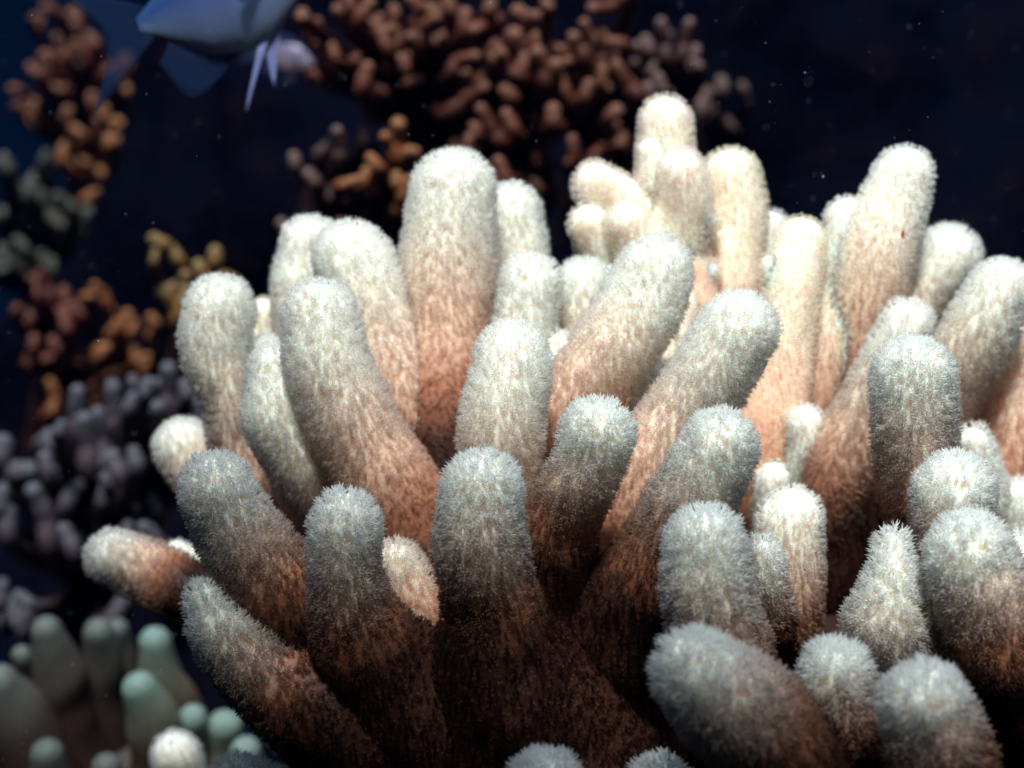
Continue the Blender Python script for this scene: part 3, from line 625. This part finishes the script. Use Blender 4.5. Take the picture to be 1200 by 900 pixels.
# ------------------------------------------------------------------ fish
def fish(name, label, c, d, length, height, tilt, mats, full=True, yaw=0, scale_w=.34):
    """c: pixel centre; length/height in pixels at depth d; swims to +X, nose up by tilt"""
    s = length / FPX * d; h = height / FPX * d
    root = thing(name, label, 'fish', P(c[0], c[1], d))
    n, k = 30, 24
    u = np.linspace(0, 1, n)          # 0 = nose, 1 = tail root
    top = np.interp(u, [0, .06, .15, .3, .45, .65, .82, .93, 1], [.03, .30, .60, .93, 1, .84, .50, .26, .14]) * h * .5
    bot = np.interp(u, [0, .06, .15, .3, .45, .65, .82, .93, 1], [.03, .25, .55, .9, 1, .84, .48, .24, .13]) * h * .5
    wid = np.interp(u, [0, .06, .15, .3, .45, .65, .82, .93, 1], [.02, .34, .62, .95, 1, .75, .35, .14, .08]) * h * scale_w * .5
    V, T = [], []
    for i in range(n):
        for j in range(k):
            a = 2 * math.pi * j / k; z = math.sin(a); y = math.cos(a)
            V.append((s * (.5 - u[i]), y * wid[i] * (1 - .1 * z), z * (top[i] if z > 0 else bot[i]))); T.append(.5 + .5 * z)
    body = make_mesh('body', np.array(V), [grid_faces(n, k)], T, mats['body'], root); body.matrix_parent_inverse = Matrix.Identity(4)
    body.modifiers.new('s', 'SUBSURF').levels = 1; body.modifiers['s'].render_levels = 1
    def fin(nm, root_line, edge_line, yofs=0., thick=.0004, m='fin', lab=None, bow=0.):
        a, b = catmull([(x, yofs, z) for x, z in root_line], 6), catmull([(x, yofs + bow, z) for x, z in edge_line], 6)
        q = min(len(a), len(b)); a = a[np.linspace(0, len(a) - 1, q).astype(int)]; b = b[np.linspace(0, len(b) - 1, q).astype(int)]
        W = 5; G = np.array([[a[i] * (1 - w / W) + b[i] * w / W for w in range(W + 1)] for i in range(q)])
        f = [np.array([(i * (W + 1) + w, i * (W + 1) + w + 1, (i + 1) * (W + 1) + w + 1, (i + 1) * (W + 1) + w) for i in range(q - 1) for w in range(W)])]
        G[1::2, W, 0] -= .002 * s
        G = G * np.array([s, h, h])
        o = make_mesh(nm, G.reshape(-1, 3), f, np.zeros(G.shape[0] * G.shape[1]), mats[m], root); o.matrix_parent_inverse = Matrix.Identity(4)
        sm = o.modifiers.new('t', 'SOLIDIFY'); sm.thickness = thick; sm.offset = 0
        return o
    fin('tail_fin', [(-.42, .12), (-.46, 0), (-.42, -.12)], [(-.98, .62), (-.70, .0), (-.92, -.62)])
    fin('dorsal_fin', [(.22, .42), (0, .48), (-.22, .40), (-.36, .22)], [(.16, .60), (-.05, .70), (-.32, .68), (-.50, .42)])
    fin('anal_fin', [(-.02, -.47), (-.16, -.42), (-.26, -.34), (-.36, -.20)], [(-.16, -.62), (-.28, -.70), (-.38, -.66), (-.46, -.36)])
    fin('pelvic_fin', [(.18, -.42), (.15, -.45), (.11, -.46)], [(-.058, -.95), (-.062, -.96), (-.066, -.95)], yofs=-.05, m='pelvic', bow=-.06)
    fin('pelvic_fin', [(.25, -.38), (.20, -.42), (.14, -.44)], [(.128, -.82), (.124, -.83), (.118, -.80)], yofs=-.012, m='pelvic', bow=-.03)
    fin('pectoral_fin', [(.24, .04), (.235, -.02), (.23, -.08)], [(.12, .04), (.11, -.03), (.13, -.10)], yofs=-scale_w * .5 * .93, bow=-.12, m='fin')
    for sg in (-1, 1):
        bm = bmesh.new(); bmesh.ops.create_uvsphere(bm, u_segments=20, v_segments=12, radius=h * .075)
        for v in bm.verts: v.co = Vector((v.co.x + s * .36, v.co.y * .5 + sg * h * scale_w * .5 * .56, v.co.z + h * .08))
        me = bpy.data.meshes.new('eye'); bm.to_mesh(me); bm.free(); me.materials.append(mats['eye']); o = bpy.data.objects.new('eye', me); col.objects.link(o); o.parent = root
        bm = bmesh.new(); bmesh.ops.create_uvsphere(bm, u_segments=16, v_segments=10, radius=h * .04)
        for v in bm.verts: v.co = Vector((v.co.x + s * .36, v.co.y * .5 + sg * h * (scale_w * .5 * .56 + .022), v.co.z + h * .08))
        me = bpy.data.meshes.new('pupil'); bm.to_mesh(me); bm.free(); me.materials.append(mats['pupil']); p = bpy.data.objects.new('pupil', me); col.objects.link(p); p.parent = o
    mo = bmesh.new(); bmesh.ops.create_uvsphere(mo, u_segments=12, v_segments=8, radius=h * .05)
    for v in mo.verts: v.co = Vector((v.co.x * .6 + s * .497, v.co.y * .7, v.co.z * .5))
    me = bpy.data.meshes.new('mouth'); mo.to_mesh(me); mo.free(); me.materials.append(mats['fin']); o = bpy.data.objects.new('mouth', me); col.objects.link(o); o.parent = root
    root.rotation_euler = (0, -tilt, yaw)
    return root
def scaled(cb, ct, rough=.35):
    def b(t, N, L, o):
        p = N.new('ShaderNodeBsdfPrincipled'); p.inputs['Roughness'].default_value = rough
        a = N.new('ShaderNodeAttribute'); a.attribute_name = 't'; r = ramp(N, [(0, cb), (.35, tuple((x + y) / 2 for x, y in zip(cb, ct))), (.7, ct)]); L.new(a.outputs['Fac'], r.inputs[0])
        L.new(r.outputs[0], p.inputs['Base Color'])
        v = N.new('ShaderNodeTexVoronoi'); v.inputs['Scale'].default_value = 900; tco = N.new('ShaderNodeTexCoord'); L.new(tco.outputs['Object'], v.inputs['Vector'])
        bu = N.new('ShaderNodeBump'); bu.inputs['Strength'].default_value = .3; bu.inputs['Distance'].default_value = .0003; L.new(v.outputs['Distance'], bu.inputs['Height']); L.new(bu.outputs[0], p.inputs['Normal'])
        L.new(p.outputs[0], o.inputs[0])
    return b
def fin_mat(c, alpha):
    def b(t, N, L, o):
        d = N.new('ShaderNodeBsdfDiffuse'); d.inputs[0].default_value = (*c, 1); tr = N.new('ShaderNodeBsdfTranslucent'); tr.inputs[0].default_value = (*c, 1)
        m = N.new('ShaderNodeMixShader'); m.inputs[0].default_value = .5; L.new(d.outputs[0], m.inputs[1]); L.new(tr.outputs[0], m.inputs[2])
        tp = N.new('ShaderNodeBsdfTransparent'); m2 = N.new('ShaderNodeMixShader'); m2.inputs[0].default_value = alpha
        w = N.new('ShaderNodeTexWave'); w.inputs['Scale'].default_value = 260; w.bands_direction = 'Z'; tco = N.new('ShaderNodeTexCoord'); L.new(tco.outputs['Object'], w.inputs['Vector'])
        mp = N.new('ShaderNodeMapRange'); mp.inputs['To Min'].default_value = alpha * .75; mp.inputs['To Max'].default_value = min(1, alpha * 1.2); L.new(w.outputs['Fac'], mp.inputs['Value']); L.new(mp.outputs[0], m2.inputs[0])
        L.new(tp.outputs[0], m2.inputs[1]); L.new(m.outputs[0], m2.inputs[2]); L.new(m2.outputs[0], o.inputs[0])
    return b
blue = dict(body=mat('blue_scales', scaled((.13, .18, .29), (.022, .06, .20))), fin=mat('blue_fin', fin_mat((.025, .055, .15), .45)), pelvic=mat('pale_lilac_fin', fin_mat((.30, .36, .66), .85)),
            eye=mat('fish_eye', plain((.5, .55, .6), .2)), pupil=mat('fish_pupil', plain((.01, .01, .015), .1)))
fish('blue_fish', 'blue damselfish with white pelvic fins swimming past the top edge', (262, -2), .62, 214, 138, R(17), blue, yaw=R(-4))
pale = dict(body=mat('pale_scales', scaled((.22, .15, .16), (.13, .12, .20))), fin=mat('pale_fin', fin_mat((.06, .09, .22), .5)), pelvic=mat('pale_fin_low', fin_mat((.1, .12, .25), .5)), eye=blue['eye'], pupil=blue['pupil'])
fish('pale_fish', 'small pale pinkish fish, blurred, behind the blue fish', (338, 68), 1.05, 66, 36, R(-14), pale, yaw=R(-12), scale_w=.36)

# ------------------------------------------------------------------ drifting specks
def specks():
    r = np.random.default_rng(21); V, F = [], []
    oct_ = np.array([(1, 0, 0), (-1, 0, 0), (0, 1, 0), (0, -1, 0), (0, 0, 1), (0, 0, -1)], float)
    of = np.array([(0, 2, 4), (2, 1, 4), (1, 3, 4), (3, 0, 4), (2, 0, 5), (1, 2, 5), (3, 1, 5), (0, 3, 5)])
    for k in range(900):
        d = r.uniform(.40, 1.0); c = P(r.uniform(-40, 1240), r.uniform(-40, 940), d)
        q = min(r.lognormal(-.85, .40), 1.2) * (1 if d > .5 else .75) / FPX * d
        st = np.array([1, 1, 1]) * q * r.uniform(.5, 1.3, 3)
        V.append(oct_ * st + c); F.append(of + 6 * k)
    m = mat('pale_speck', plain((.8, .85, .9)))
    o = make_mesh('drifting_particles', np.vstack(V), [np.vstack(F)], None, m)
    o['kind'] = 'stuff'; o['label'] = 'tiny pale particles drifting in the water'; o['category'] = 'particles'
specks()
